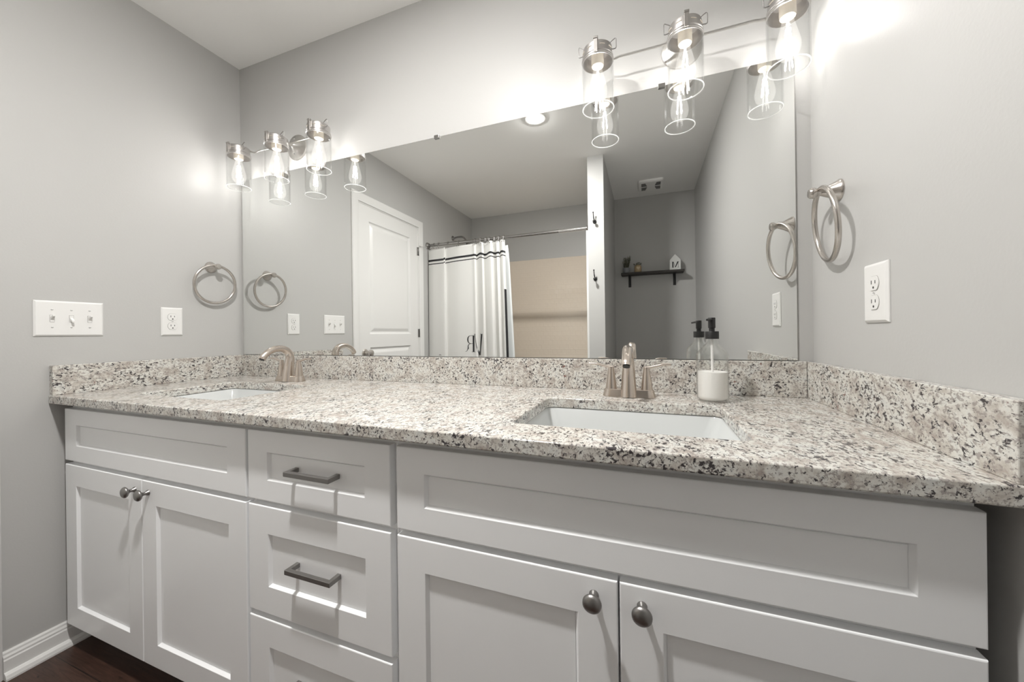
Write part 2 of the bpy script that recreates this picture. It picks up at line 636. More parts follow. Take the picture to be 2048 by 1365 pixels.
# ------------------------------------------------------------------ mirror
mir = thing('wall_mirror', 'large frameless rectangular mirror resting on the granite backsplash', 'mirror', ((0.018 + 2.337) / 2, 0, 0.988))
MX0, MX1, MZ0, MZ1 = 0.018, 2.337, 0.988, 1.864
bm = NB()
lx = mir.location.x
box(bm, (MX0 - lx, -0.0055, 0), (MX1 - lx, -0.0012, MZ1 - MZ0), 1)
for f in bm.faces:
    if f.calc_center_median().y < -0.0054:
        f.material_index = 0
obj('mirror_pane', bm, ['mirror', 'edge'], mir)
for cx in (1.155, 1.985):
    bm = NB()
    box(bm, (cx - lx - 0.011, -0.011, MZ1 - MZ0 - 0.008), (cx - lx + 0.011, -0.0056, MZ1 - MZ0 + 0.003))
    box(bm, (cx - lx - 0.011, -0.011, MZ1 - MZ0 + 0.0005), (cx - lx + 0.011, 0.0, MZ1 - MZ0 + 0.006))
    obj('mirror_clip', bm, 'steel', mir, bevel=0.0015)

# ------------------------------------------------------------------ granite countertop and splashes
SINKS = ((1.879, 0), (0.490, 0))
SHW, SY_B, SY_F = 0.226, -0.212, -0.535
bm = NB()


def hole(cx, z, off=0.0):
    return rrect(cx - SHW - off, cx + SHW + off, SY_F - off, SY_B + off, 0.022 + off, z, 6)


tops, bots = [], []
outer = [Vector((0.001, YF, 0)), Vector((W - 0.001, YF, 0)), Vector((W - 0.001, -0.001, 0)), Vector((0.001, -0.001, 0))]
for z, store in ((ZC, tops), (ZB, bots)):
    lps = [[bm.verts.new((p.x, p.y, z)) for p in outer]]
    for cx, _ in SINKS:
        lps.append([bm.verts.new(p) for p in hole(cx, z)])
    edges = []
    for l in lps:
        for k in range(len(l)):
            edges.append(bm.edges.new((l[k], l[(k + 1) % len(l)])))
    bmesh.ops.triangle_fill(bm, use_beauty=True, use_dissolve=False, edges=edges)
    store.extend(lps)
for A, B in zip(tops, bots):
    for k in range(len(A)):
        bm.faces.new((A[k], A[(k + 1) % len(A)], B[(k + 1) % len(B)], B[k]))
ct = obj('countertop', bm, 'granite', bevel=0.0035)
tag(ct, 'long speckled granite countertop with two rectangular sink cutouts', 'countertop')
o = obj('backsplash', box(NB(), (TS + 0.001, -TS, ZC), (W - TS - 0.001, -0.001, ZS)), 'granite', bevel=0.0015)
tag(o, 'long granite backsplash strip under the mirror', 'backsplash')
o = obj('side_splash', box(NB(), (0.001, YF + 0.003, ZC), (TS, -0.001, ZS)), 'granite', bevel=0.0015)
tag(o, 'granite side splash strip on the wall with the light switches', 'backsplash')
o = obj('side_splash', box(NB(), (W - TS, YF + 0.003, ZC), (W - 0.001, -0.001, ZS)), 'granite', bevel=0.0015)
tag(o, 'thick looking granite side splash strip under the lone outlet', 'backsplash')


# ------------------------------------------------------------------ sinks
def sink(cx, label):
    t = thing('undermount_sink', label, 'sink', (cx, (SY_B + SY_F) / 2, 0.70))
    oy = t.location.y

    def R(hx, hy, r, z):
        return rrect(-hx, hx, -hy, hy, r, z - 0.70, 6)
    hy = (SY_B - SY_F) / 2
    bm = NB()
    a = SHW + 0.003
    b = hy + 0.003
    inner = [R(a + 0.018, b + 0.018, 0.035, ZB - 0.001), R(a, b, 0.024, ZB - 0.001), R(a - 0.004, b - 0.003, 0.026, ZB - 0.008), R(a - 0.022, b - 0.018, 0.035, ZB - 0.075), R(a - 0.034, b - 0.028, 0.045, ZB - 0.118),
             R(a - 0.055, b - 0.045, 0.05, ZB - 0.132), R(0.05, 0.03, 0.028, ZB - 0.139), R(0.024, 0.024, 0.0239, ZB - 0.140)]
    outer = [R(0.024, 0.024, 0.0239, ZB - 0.152), R(a - 0.045, b - 0.035, 0.05, ZB - 0.148), R(a - 0.012, b - 0.010, 0.035, ZB - 0.075), R(a + 0.010, b + 0.010, 0.03, ZB - 0.02), R(a + 0.018, b + 0.018, 0.035, ZB - 0.012), R(a + 0.018, b + 0.018, 0.035, ZB - 0.001)]
    rings_of(bm, inner + outer)
    bmesh.ops.remove_doubles(bm, verts=bm.verts, dist=1e-5)
    obj('basin', bm, 'porcelain', t, smooth=50)
    bm = NB()
    lathe(bm, [(0.0235, ZB - 0.70 - 0.141), (0.0235, ZB - 0.70 - 0.1375), (0.020, ZB - 0.70 - 0.137), (0.018, ZB - 0.70 - 0.142), (0, ZB - 0.70 - 0.142)], n=24)
    d = obj('drain', bm, 'nickel', t, smooth=30)
    return t


sink(1.879, 'rectangular white undermount sink nearest the soap dispenser')
sink(0.490, 'rectangular white undermount sink in the counter, away from the soap bottle')


# ------------------------------------------------------------------ faucets
def faucet_parts(t):
    # origin at deck centre on the counter top
    bm = NB()
    n = 40
    def cap_loop(hx, r, z):     # stadium
        pts = []
        for k in range(n // 2 + 1):
            a = -PI / 2 + PI * k / (n // 2)
            pts.append(Vector((hx + r * math.cos(a), r * math.sin(a), z)))
        for k in range(n // 2 + 1):
            a = PI / 2 + PI * k / (n // 2)
            pts.append(Vector((-hx + r * math.cos(a), r * math.sin(a), z)))
        return pts
    rings_of(bm, [cap_loop(0.0515, 0.0245, 0), cap_loop(0.0515, 0.0245, 0.002), cap_loop(0.0512, 0.0205, 0.014), cap_loop(0.051, 0.0192, 0.0215), cap_loop(0.051, 0.0180, 0.0225)], True, True)
    obj('deck_plate', bm, 'faucet', t, smooth=35)
    # spout: oval column flowing into an arch
    path = spline([(0, -0.012, 0.0), (0, -0.010, 0.03), (0, -0.004, 0.07), (0, 0.000, 0.100), (0, -0.008, 0.124), (0, -0.033, 0.1395), (0, -0.068, 0.1400), (0, -0.098, 0.128), (0, -0.116, 0.112), (0, -0.123, 0.101)], 8)
    rad = []
    L_ = len(path) - 1
    for i in range(L_ + 1):
        s = i / L_
        rad.append(0.0235 * (1 - s * 2.2) + 0.0145 * s * 2.2 if s < 0.30 else 0.01735 + (0.0128 - 0.01735) * min(1, (s - 0.30) / 0.4))
    rad = [0.0125 + 0.0125 * (1 - i / L_) ** 2.6 for i in range(L_ + 1)]
    bm = NB()
    tube(bm, path, rad, 24)
    bm.faces.ensure_lookup_table()
    obj('spout', bm, 'faucet', t, smooth=50)
    bm = NB()
    e = path[-1]
    dirn = (path[-1] - path[-2]).normalized()
    lathe(bm, [(0, 0.0), (0.0095, 0.0), (0.0095, 0.0025), (0, 0.0025)], e, dirn, 20)
    obj('aerator', bm, 'slot', t)
    for s in (-1, 1):
        bm = NB()
        lathe(bm, [(0.0, 0.0215), (0.0170, 0.0215), (0.0168, 0.024), (0.0150, 0.040), (0.0120, 0.060), (0.0095, 0.076), (0.0085, 0.084), (0.0080, 0.0875), (0, 0.088)], (s * 0.0505, 0, 0), n=28)
        h = obj('handle', bm, 'faucet', t, smooth=40)
        bm = NB()
        pth = spline([(s * 0.0455, 0, 0.0862), (s * 0.062, 0, 0.0885), (s * 0.078, 0, 0.0925), (s * 0.095, 0, 0.0965), (s * 0.117, 0, 0.0968)], 6)
        k = len(pth) - 1
        tube(bm, pth, [0.0066 - 0.0018 * i / k for i in range(k + 1)], 14, sq=0.75)
        obj('lever', bm, 'faucet', h, smooth=50)


def dup_tree(o, loc=None, parent=None):
    c = o.copy()
    C.objects.link(c)
    if parent:
        c.parent = parent
    if loc is not None:
        c.location = loc
    for ch in list(o.children):
        dup_tree(ch, None, c)
    return c


fa = thing('bathroom_faucet', 'brushed nickel two handle arched faucet beside the soap dispenser', 'faucet', (1.8785, -0.1275, ZC + 0.0004))
faucet_parts(fa)
fb = dup_tree(fa, (0.4885, -0.1275, ZC + 0.0004))
tag(fb, 'brushed nickel two handle arched faucet away from the soap bottle', 'faucet')

# ------------------------------------------------------------------ vanity cabinets
BX = ((0.028, 0.947), (0.947, 1.410), (1.410, 2.342))


def cab_body(x0, x1, drawer_rails, mull=None):
    """open topped carcase with a face frame; origin (x0, 0, 0)"""
    bm = NB()
    w_ = x1 - x0
    e = 0.0006
    yb, yf = -0.003, -0.600
    box(bm, (e, yf + 0.019, 0.087), (0.016, yb, ZB - 0.002))
    box(bm, (w_ - 0.016, yf + 0.019, 0.087), (w_ - e, yb, ZB - 0.002))
    box(bm, (0.016, yf + 0.019, 0.087), (w_ - 0.016, yb, 0.105))
    box(bm, (0.016, yb - 0.008, 0.105), (w_ - 0.016, yb, 0.69))
    # face frame
    box(bm, (e, yf, 0.087), (0.038, yf + 0.019, ZB - 0.002))
    box(bm, (w_ - 0.038, yf, 0.087), (w_ - e, yf + 0.019, ZB - 0.002))
    for z0, z1 in [(0.087, 0.115), (0.818, ZB - 0.002)] + drawer_rails:
        box(bm, (0.038, yf, z0), (w_ - 0.038, yf + 0.019, z1))
    if mull:
        box(bm, (mull - 0.02 - x0, yf, 0.115), (mull + 0.02 - x0, yf + 0.019, 0.63))
    return bm


def shaker(x0, x1, z0, z1, sw, rw, ox, parent, name, th=0.0195):
    bm = NB()

    def L(ix, iz, y):
        return [Vector((x0 + ix - ox, y, z0 + iz)), Vector((x1 - ix - ox, y, z0 + iz)), Vector((x1 - ix - ox, y, z1 - iz)), Vector((x0 + ix - ox, y, z1 - iz))]
    yf = YD
    b = 0.0022
    rings_of(bm, [L(0, 0, yf + th), L(0, 0, yf + b), L(b * 0.3, b * 0.3, yf + b * 0.3), L(b, b, yf), L(sw, rw, yf), L(sw + 0.0008, rw + 0.0008, yf + 0.0004), L(sw + 0.0055, rw + 0.0055, yf + 0.0085), L(sw + 0.0065, rw + 0.0065, yf + 0.0095), L(sw + 0.0066, rw + 0.0066, yf + 0.0080)], True, True)
    return obj(name, bm, 'cab', parent)


def knob(cx, cz, ox, parent):
    bm = NB()
    lathe(bm, [(0, 0), (0.0085, 0), (0.0080, 0.003), (0.0052, 0.007), (0.0048, 0.012), (0.0072, 0.0165), (0.0145, 0.0205), (0.0165, 0.0235), (0.0160, 0.0265), (0.0125, 0.0300), (0.0065, 0.0322), (0, 0.0328)], (cx - ox, YD, cz), (0, -1, 0), 28)
    return obj('knob', bm, 'dnickel', parent, smooth=50)


def pull(cx, cz, ox, parent):
    bm = NB()
    hw, th, pr = 0.0705, 0.0105, 0.0315
    A = [(cx - ox - hw, 0), (cx - ox - hw, -pr), (cx - ox + hw, -pr), (cx - ox + hw, 0), (cx - ox + hw - th, 0), (cx - ox + hw - th, -pr + th), (cx - ox - hw + th, -pr + th), (cx - ox - hw + th, 0)]
    prism(bm, [(a, YD + 0.0078 + b if b == 0 else YD + 0.0045 + b) for a, b in A], cz - 0.0055, cz + 0.0055, 'xy')
    return obj('pull_handle', bm, 'pull', parent, bevel=0.0009)


SW_, RD, RT = 0.0690, 0.0690, 0.0530
TOPZ, R1, R2, BOT = 0.8355, 0.6570, 0.6430, 0.0870

cl = thing('sink_cabinet', 'white shaker sink cabinet with two doors, beside the white baseboard', 'cabinet', (BX[0][0], 0, 0))
obj('cabinet_body', cab_body(*BX[0], [(0.630, 0.67)], 0.4785), 'cab', cl)
shaker(0.028, 0.9425, R1, TOPZ, 0.073, RT, BX[0][0], cl, 'false_drawer_front')
d = shaker(0.028, 0.4772, BOT, R2, SW_, RD, BX[0][0], cl, 'cabinet_door')
knob(0.444, 0.6095, BX[0][0], d)
d = shaker(0.4796, 0.9425, BOT, R2, SW_, RD, BX[0][0], cl, 'cabinet_door')
knob(0.513, 0.6095, BX[0][0], d)

cm = thing('drawer_cabinet', 'white shaker drawer cabinet between the two sink cabinets', 'cabinet', (BX[1][0], 0, 0))
obj('cabinet_body', cab_body(*BX[1], [(0.630, 0.67), (0.345, 0.385)]), 'cab', cm)
for z0, z1, rw, pz in ((R1, TOPZ, RT, 0.7465), (0.3705, R2, RD, 0.5120), (BOT, 0.3555, RD, 0.2200)):
    d = shaker(0.9515, 1.4015, z0, z1, 0.0695, rw, BX[1][0], cm, 'drawer')
    pull(1.1825, pz, BX[1][0], d)

cr = thing('sink_cabinet', 'largest looking white shaker sink cabinet, under the soap dispenser', 'cabinet', (BX[2][0], 0, 0))
obj('cabinet_body', cab_body(*BX[2], [(0.630, 0.67)], 1.88), 'cab', cr)
shaker(1.4185, 2.342, R1, TOPZ, 0.069, RT, BX[2][0], cr, 'false_drawer_front')
d = shaker(1.4185, 1.8780, BOT, R2, SW_, RD, BX[2][0], cr, 'cabinet_door')
knob(1.8375, 0.6120, BX[2][0], d)
d = shaker(1.8815, 2.342, BOT, R2, SW_, RD, BX[2][0], cr, 'cabinet_door')
knob(1.9180, 0.6110, BX[2][0], d)
for r_, (x0, x1) in zip((cl, cm, cr), BX):
    bm = NB()
    ins = 0.022 if x0 < 0.5 else 0.0006
    box(bm, (ins, -0.535, 0.0), (x1 - x0 - 0.0006, -0.520, 0.0865))
    box(bm, (ins, -0.52, 0.0), (ins + 0.016, -0.05, 0.0865))
    box(bm, (x1 - x0 - 0.017, -0.52, 0.0), (x1 - x0 - 0.0006, -0.05, 0.0865))
    obj('toe_kick', bm, 'cab', r_)


# ------------------------------------------------------------------ vanity lights
def light_parts(t):
    """origin: wall point behind the middle jar, at z of the plate centre (1.9645)"""
    z0 = 1.9645

    def Z(z):
        return z - z0
    bm = NB()
    lathe(bm, [(0, 0.0005), (0.0585, 0.0005), (0.0590, 0.004), (0.0575, 0.0075), (0.054, 0.009), (0.048, 0.0105), (0.030, 0.0185), (0.014, 0.0265), (0.0085, 0.031), (0.0065, 0.033), (0, 0.034)], (0, 0, 0), (0, -1, 0), 48)
    bp = obj('backplate', bm, 'nickel2', t, smooth=40)
    for s in (-1, 1):
        bm = NB()
        lathe(bm, [(0, 0), (0.0048, 0), (0.0045, 0.003), (0.003, 0.005), (0, 0.0055)], (-0.004, -0.0135, s * 0.034), (0, -1, 0), 16)
        obj('screw', bm, 'chrome', bp, smooth=40)
    yb = -0.054
    zb = Z(1.9585)
    bm = NB()
    tube(bm, [(0, -0.030, 0), (0, yb, zb)], 0.0055, 12)
    lathe(bm, [(0, -0.010), (0.006, -0.0095), (0.0072, -0.006), (0.0072, 0.006), (0.006, 0.0095), (0, 0.010)], (0, yb, zb), (1, 0, 0), 16)
    tube(bm, [(0, yb, zb), (0, -0.075, Z(1.952))], 0.0045, 10)
    obj('stem', bm, 'nickel2', t, smooth=40)
    bm = NB()
    ends = [(-0.2475, -0.072, Z(1.966)), (-0.238, -0.060, Z(1.964)), (-0.222, -0.054, Z(1.9585)), (-0.205, yb, Z(1.9555)), (-0.185, yb, zb)]
    path = spline(ends, 5) + spline([(-x, y, z) for x, y, z in reversed(ends)], 5)
    tube(bm, path, 0.0036, 12)
    obj('bar', bm, 'nickel2', t, smooth=50)
    for k in (-1, 0, 1):
        cx, cy = k * 0.2475, -0.107
        bm = NB()
        lathe(bm, [(0.0, Z(1.9620)), (0.022, Z(1.9620)), (0.040, Z(1.9605)), (0.0438, Z(1.9575)), (0.0445, Z(1.954)), (0.0445, Z(1.9330)), (0.0455, Z(1.9320)), (0.0475, Z(1.9300)), (0.0475, Z(1.9280)), (0.0455, Z(1.9262)), (0.0455, Z(1.9250)),
                   (0.0485, Z(1.9230)), (0.0485, Z(1.9200)), (0.0465, Z(1.9185)), (0.0465, Z(1.9160)), (0.0445, Z(1.9160)), (0.0445, Z(1.9300)), (0.0425, Z(1.9330)), (0.0425, Z(1.9560)), (0.0, Z(1.9590))], (cx, cy, 0), n=48)
        cap = obj('shade_cap', bm, 'capmetal', t, smooth=35)
        # clasp strip at the front and wire bails at the sides
        bm = NB()
        box(bm, (cx - 0.0060, cy - 0.0505, Z(1.919)), (cx + 0.0060, cy - 0.0440, Z(1.957)))
        lathe(bm, [(0, -0.007), (0.0050, -0.007), (0.0050, 0.007), (0, 0.007)], (cx, cy - 0.0470, Z(1.9610)), (1, 0, 0), 16)
        obj('clasp', bm, 'clasp', cap, bevel=0.001)
        for s in (-1, 1):
            bm = NB()
            q = cy - 0.010
            tube(bm, [(cx + s * 0.036, q, Z(1.9600)), (cx + s * 0.044, q, Z(1.9665)), (cx + s * 0.054, q, Z(1.9725)), (cx + s * 0.0565, q, Z(1.9705)), (cx + s * 0.0570, q, Z(1.9665)), (cx + s * 0.0570, q, Z(1.9460)), (cx + s * 0.0560, q, Z(1.9420)), (cx + s * 0.053, q, Z(1.9405)), (cx + s * 0.0425, q, Z(1.9420))], 0.0013, 8)
            obj('wire_bail', bm, 'dnickel', cap, smooth=60)
            # pale strips on the cap wall, coloured as slots lit from inside
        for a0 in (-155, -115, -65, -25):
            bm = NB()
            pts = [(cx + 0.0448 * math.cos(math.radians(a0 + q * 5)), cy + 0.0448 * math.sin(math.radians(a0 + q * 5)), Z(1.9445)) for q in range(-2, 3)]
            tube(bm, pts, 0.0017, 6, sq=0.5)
            obj('lit_slot_strip', bm, 'socket', cap)
        bm = NB()
        lathe(bm, [(0.0440, Z(1.9290)), (0.0440, Z(1.9185)), (0.0480, Z(1.9150)), (0.0480, Z(1.7740)), (0.0450, Z(1.7740)), (0.0450, Z(1.9140)), (0.0415, Z(1.9185)), (0.0415, Z(1.9290))], (cx, cy, 0), n=48)
        g = obj('glass_shade', bm, 'jar', t, smooth=35)
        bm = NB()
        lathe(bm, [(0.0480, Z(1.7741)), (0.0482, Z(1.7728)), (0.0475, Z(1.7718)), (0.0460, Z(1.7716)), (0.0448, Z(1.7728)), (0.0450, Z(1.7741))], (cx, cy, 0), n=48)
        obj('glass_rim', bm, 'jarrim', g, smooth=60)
        bm = NB()
        lathe(bm, [(0, Z(1.9588)), (0.0180, Z(1.9588)), (0.0190, Z(1.950)), (0.0190, Z(1.9120)), (0.0175, Z(1.9060)), (0.0140, Z(1.9050)), (0.0, Z(1.9060))], (cx, cy, 0), n=28)
        obj('socket', bm, 'socket', t, smooth=40)
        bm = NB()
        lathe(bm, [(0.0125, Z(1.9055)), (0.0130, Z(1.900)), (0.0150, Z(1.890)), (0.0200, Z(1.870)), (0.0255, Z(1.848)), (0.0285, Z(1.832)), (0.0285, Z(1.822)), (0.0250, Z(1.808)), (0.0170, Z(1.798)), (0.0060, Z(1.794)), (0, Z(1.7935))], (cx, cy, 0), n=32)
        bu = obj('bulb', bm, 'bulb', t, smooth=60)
        bm = NB()
        for q in range(4):
            a = PI / 4 + q * PI / 2
            tube(bm, [(cx + 0.0045 * math.cos(a), cy + 0.0045 * math.sin(a), Z(1.876)), (cx + 0.0095 * math.cos(a), cy + 0.0095 * math.sin(a), Z(1.822))], 0.0016, 6)
        obj('filament', bm, 'filament', bu)
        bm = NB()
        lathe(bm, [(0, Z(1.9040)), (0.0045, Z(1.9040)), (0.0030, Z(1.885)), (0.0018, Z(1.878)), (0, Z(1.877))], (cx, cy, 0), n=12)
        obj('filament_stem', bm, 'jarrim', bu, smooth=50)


la = thing('vanity_light', 'nickel vanity light with three glass jars over the sink with soap', 'wall lamp', (2.0445, -0.0002, 1.9645))
light_parts(la)
lb = dup_tree(la, (0.3980, -0.0002, 1.9645))
tag(lb, 'smaller looking nickel vanity light with three glass jars, near the corner', 'wall lamp')

# ------------------------------------------------------------------ recessed ceiling light and vent (seen in the mirror)
t = thing('recessed_light', 'round recessed downlight glowing in the ceiling, seen in the mirror', 'ceiling light', (1.283, -0.970, H))
bm = NB()
lathe(bm, [(0.0512, 0.030), (0.0500, 0.030), (0.0500, -0.001), (0.060, -0.0025), (0.066, -0.0020), (0.066, -0.0005), (0.0512, -0.0005)], n=48, closed=True)
obj('trim_ring', bm, 'white', t, smooth=40)
bm = NB()
lathe(bm, [(0, -0.0072), (0.014, -0.0069), (0.028, -0.0057), (0.039, -0.0037), (0.0455, -0.0018), (0.0485, 0.0010), (0.0485, 0.014), (0, 0.014)], n=48)  # shallow dome shape added to spread light onto ceiling and upper walls
obj('lens', bm, 'lens', t, smooth=60)

t = thing('exhaust_fan', 'square white exhaust fan grille in the ceiling above the shelf alcove', 'vent', (1.982, -2.345, H))
bm = NB()
rings_of(bm, [rrect(-0.108, 0.108, -0.122, 0.122, 0.022, -0.0005), rrect(-0.108, 0.108, -0.122, 0.122, 0.022, -0.012), rrect(-0.100, 0.100, -0.114, 0.114, 0.022, -0.019), rrect(-0.085, 0.085, -0.100, 0.100, 0.02, -0.022)], True, True)
obj('cover', bm, 'ceil', t, smooth=35)
for s in (-1, 1):
    for k in range(-4, 5):
        if k == 0:
            continue
        bm = NB()
        y = k * 0.019
        x_in = 0.030 + abs(abs(k) - 0) * 0.004
        box(bm, (min(s * x_in, s * 0.082), y - 0.0065, -0.0228), (max(s * x_in, s * 0.082), y + 0.0065, -0.0215))
        obj('grille_slot', bm, 'slot', t)


# ------------------------------------------------------------------ wall plates
def plate(name, label, x, yc, zc, face, w_, h_, cat, group=None):
    t = thing(name, label, cat, (x, yc, zc), group)
    bm = NB()
    s = face

    def L(i, d):
        return [Vector((s * d, -w_ / 2 + i, -h_ / 2 + i)), Vector((s * d, w_ / 2 - i, -h_ / 2 + i)), Vector((s * d, w_ / 2 - i, h_ / 2 - i)), Vector((s * d, -w_ / 2 + i, h_ / 2 - i))]
    rings_of(bm, [L(0, 0.0002), L(0, 0.002), L(0.0005, 0.0028), L(0.0045, 0.0058), L(0.006, 0.0062)], True, True)
    obj('cover_plate', bm, 'plastic', t)
    return t


def screw(t, s, y, z):
    bm = NB()
    lathe(bm, [(0, 0), (0.0030, 0), (0.0026, 0.0012), (0, 0.0016)], (s * 0.0061, y, z), (s, 0, 0), 14)
    box(bm, (min(s * 0.0070, s * 0.0079), y - 0.0026, z - 0.00045), (max(s * 0.0070, s * 0.0079), y + 0.0026, z + 0.00045), 1)
    obj('screw', bm, ['plastic', 'slot'], t)


def outlet(label, x, yc, zc, s, w_, h_):
    t = plate('wall_outlet', label, x, yc, zc, s, w_, h_, 'outlet')
    for dz in (0.0195, -0.0195):
        bm = NB()
        # circle clipped flat top and bottom
        pts = []
        for k in range(40):
            a = 2 * PI * k / 40
            pts.append((0.0172 * math.cos(a), max(-0.0145, min(0.0145, 0.0172 * math.sin(a)))))
        ed = [(a * 1.045, b * 1.045 + dz) for a, b in pts]
        prism(bm, ed, s * 0.0061, s * 0.0066, 'yz', 1)
        prism(bm, [(a, b + dz) for a, b in pts], s * 0.0061, s * 0.0078, 'yz')
        r = obj('receptacle', bm, ['plastic', 'gap'], t)
        bm = NB()
        for yy, hh in ((-0.0065 * s, 0.0040), (0.0065 * s, 0.0032)):
            box(bm, (min(s * 0.0070, s * 0.0081), yy - 0.0010, dz + 0.0025 - hh), (max(s * 0.0070, s * 0.0081), yy + 0.0010, dz + 0.0025 + hh))
        lathe(bm, [(0, 0), (0.0025, 0), (0.0025, 0.0011), (0, 0.0011)], (s * 0.0070, 0, dz - 0.0085), (s, 0, 0), 12)
        obj('slots', bm, 'slot', r)
    screw(t, s, 0, 0)
    return t


outlet('white duplex outlet between the triple switch and a towel ring', 0, -0.2965, 1.1460, 1, 0.0770, 0.1205)
outlet('white duplex outlet alone on its wall under a towel ring', W, -0.3135, 1.1500, -1, 0.0820, 0.1220)
t = plate('light_switch', 'wide white light switch plate with three toggles beside an outlet', 0, -0.5950, 1.1480, 1, 0.1690, 0.1230, 'light switch')
for k, upd in ((-1, 1), (0, -1), (1, 1)):
    y = k * 0.0455 + 0.002
    bm = NB()
    box(bm, (0.0060, y - 0.0056, -0.0125), (0.0066, y + 0.0056, 0.0125), 1)
    box(bm, (0.0060, y - 0.0048, -0.0117), (0.0072, y + 0.0048, 0.0117), 0)
    tg = obj('toggle_frame', bm, ['plastic', 'gap'], t)
    bm = NB()
    a = [Vector((0.006, y - 0.0040, -0.0055)), Vector((0.006, y + 0.0040, -0.0055)), Vector((0.006, y + 0.0040, 0.0055)), Vector((0.006, y - 0.0040, 0.0055))]
    b = [Vector((0.0200, y + q * 0.0032, upd * 0.0105 + r * 0.0032)) for q, r in ((-1, -1), (1, -1), (1, 1), (-1, 1))]
    rings_of(bm, [a, b], True, True)
    obj('toggle', bm, 'plastic', tg, bevel=0.0008)
    screw(t, 1, y, 0.0305)
    screw(t, 1, y, -0.0305)


# ------------------------------------------------------------------ towel rings
def towel_ring(label, x, s, y, z, ry, yaw=0.0, R_=0.0870):
    t = thing('towel_ring', label, 'towel ring', (x, y, z))
    bm = NB()
    lathe(bm, [(0, 0.0003), (0.0262, 0.0003), (0.0262, 0.003), (0.0230, 0.007), (0.0150, 0.022), (0.0105, 0.033), (0.0085, 0.038), (0.0080, 0.042), (0.0110, 0.047), (0.0135, 0.052), (0.0130, 0.058), (0.0100, 0.0615), (0, 0.0625)], (0, 0, 0), (s, 0, 0), 36)
    obj('post', bm, 'nickel', t, smooth=40)
    bm = NB()
    pts = []
    for k in range(72):
        a = 2 * PI * k / 72
        zz = R_ * math.cos(a)
        yy = R_ * math.sin(a)
        # leaning back slightly towards the wall at the bottom
        dx = 0.0400 - 0.020 * (1 - math.cos(a)) / 2 - yaw * yy
        pts.append((s * dx, ry + yy, -R_ + zz + 0.0055))
    tube(bm, pts, 0.0061, 14, closed=True)
    obj('ring', bm, 'nickel', t, smooth=60)
    return t


towel_ring('round brushed nickel towel ring on the wall with the triple switch', 0, 1, -0.1425, 1.4060, 0.002)
towel_ring('round brushed nickel towel ring directly above the lone outlet', W, -1, -0.1600, 1.4160, -0.004, 0.13, 0.0875)

# ------------------------------------------------------------------ soap dispenser
sd = thing('soap_dispenser', 'clear glass soap bottle with black pump, half full of white soap', 'soap dispenser', (2.0990, -0.1400, ZC + 0.0004))
bm = NB()
lathe(bm, [(0, 0.0), (0.0340, 0.0), (0.0385, 0.003), (0.0395, 0.009), (0.0395, 0.122), (0.0385, 0.128), (0.0340, 0.137), (0.0240, 0.149), (0.0175, 0.156), (0.0150, 0.161), (0.0145, 0.170), (0.0130, 0.170), (0.0130, 0.162), (0.0155, 0.1555), (0.0225, 0.1475), (0.0320, 0.136), (0.0365, 0.127), (0.0375, 0.121), (0.0375, 0.010), (0.0330, 0.005), (0, 0.005)], n=48)
obj('bottle', bm, 'bottle', sd, smooth=40)
bm = NB()
lathe(bm, [(0, 0.0055), (0.0325, 0.0055), (0.0368, 0.0105), (0.0371, 0.0160), (0.0371, 0.0805), (0.0360, 0.0800), (0, 0.0800)], n=48)
obj('liquid_soap', bm, 'lotion', sd, smooth=40)
bm = NB()
lathe(bm, [(0, 0.0805), (0.0034, 0.0805), (0.0034, 0.168), (0, 0.168)], (0, 0, 0), n=14)
obj('dip_tube', bm, 'tube', sd, smooth=40)
bm = NB()
lathe(bm, [(0, 0.1705), (0.0168, 0.1705), (0.0172, 0.171), (0.0172, 0.1900), (0.0166, 0.1912), (0, 0.1912)], n=36)
obj('collar', bm, 'black', sd, smooth=30)
bm = NB()
lathe(bm, [(0, 0.1912), (0.0072, 0.1912), (0.0072, 0.2000), (0.0092, 0.2010), (0.0092, 0.2280), (0.0084, 0.2290), (0, 0.2290)], n=28)
tube(bm, [(-0.002, -0.004, 0.2240), (-0.010, -0.024, 0.2235), (-0.017, -0.041, 0.2220)], [0.0042, 0.0038, 0.0030], 12)
obj('pump', bm, 'black', sd, smooth=30)

# ------------------------------------------------------------------ tub alcove (seen in the mirror)
t = thing('tub_surround', 'glossy beige shower surround panels lining the tub alcove', 'shower surround', (0.75, -2.1, 0.42))


def at(o):
    return at_origin(o)


bm = box(NB(), (0.022, -D + 0.001, 0.42), (PX0 - 0.022, -D + 0.024, 1.888))
at(obj('back_panel', bm, 'surround', t, bevel=0.006))
bm = box(NB(), (PX0 - 0.021, -D + 0.001, 0.42), (PX0 - 0.001, -1.640, 1.880))
at(obj('side_panel', bm, 'white', t, bevel=0.006))
bm = box(NB(), (0.001, -D + 0.001, 0.42), (0.021, -1.760, 1.880))
at(obj('side_panel', bm, 'surround', t, bevel=0.006))

t = thing('bathtub', 'white alcove bathtub behind the shower curtain', 'bathtub', (0.756, -2.18, 0))
bm = NB()
hx, hy = (PX0 - 0.002) / 2, 0.455
R4 = lambda ix, iy, r, z: rrect(-hx + ix, hx - ix, -hy + iy, hy - iy, r, z, 5)
rings_of(bm, [R4(0.0, 0.0, 0.01, 0.0), R4(0, 0, 0.01, 0.412), R4(0.006, 0.006, 0.012, 0.418), R4(0.07, 0.06, 0.08, 0.418), R4(0.085, 0.075, 0.08, 0.405), R4(0.13, 0.10, 0.1, 0.15), R4(0.2, 0.14, 0.1, 0.09)], True, True)
obj('tub_shell', bm, 'porcelain', t, smooth=40)
t.location = (hx + 0.001, -2.184, 0)

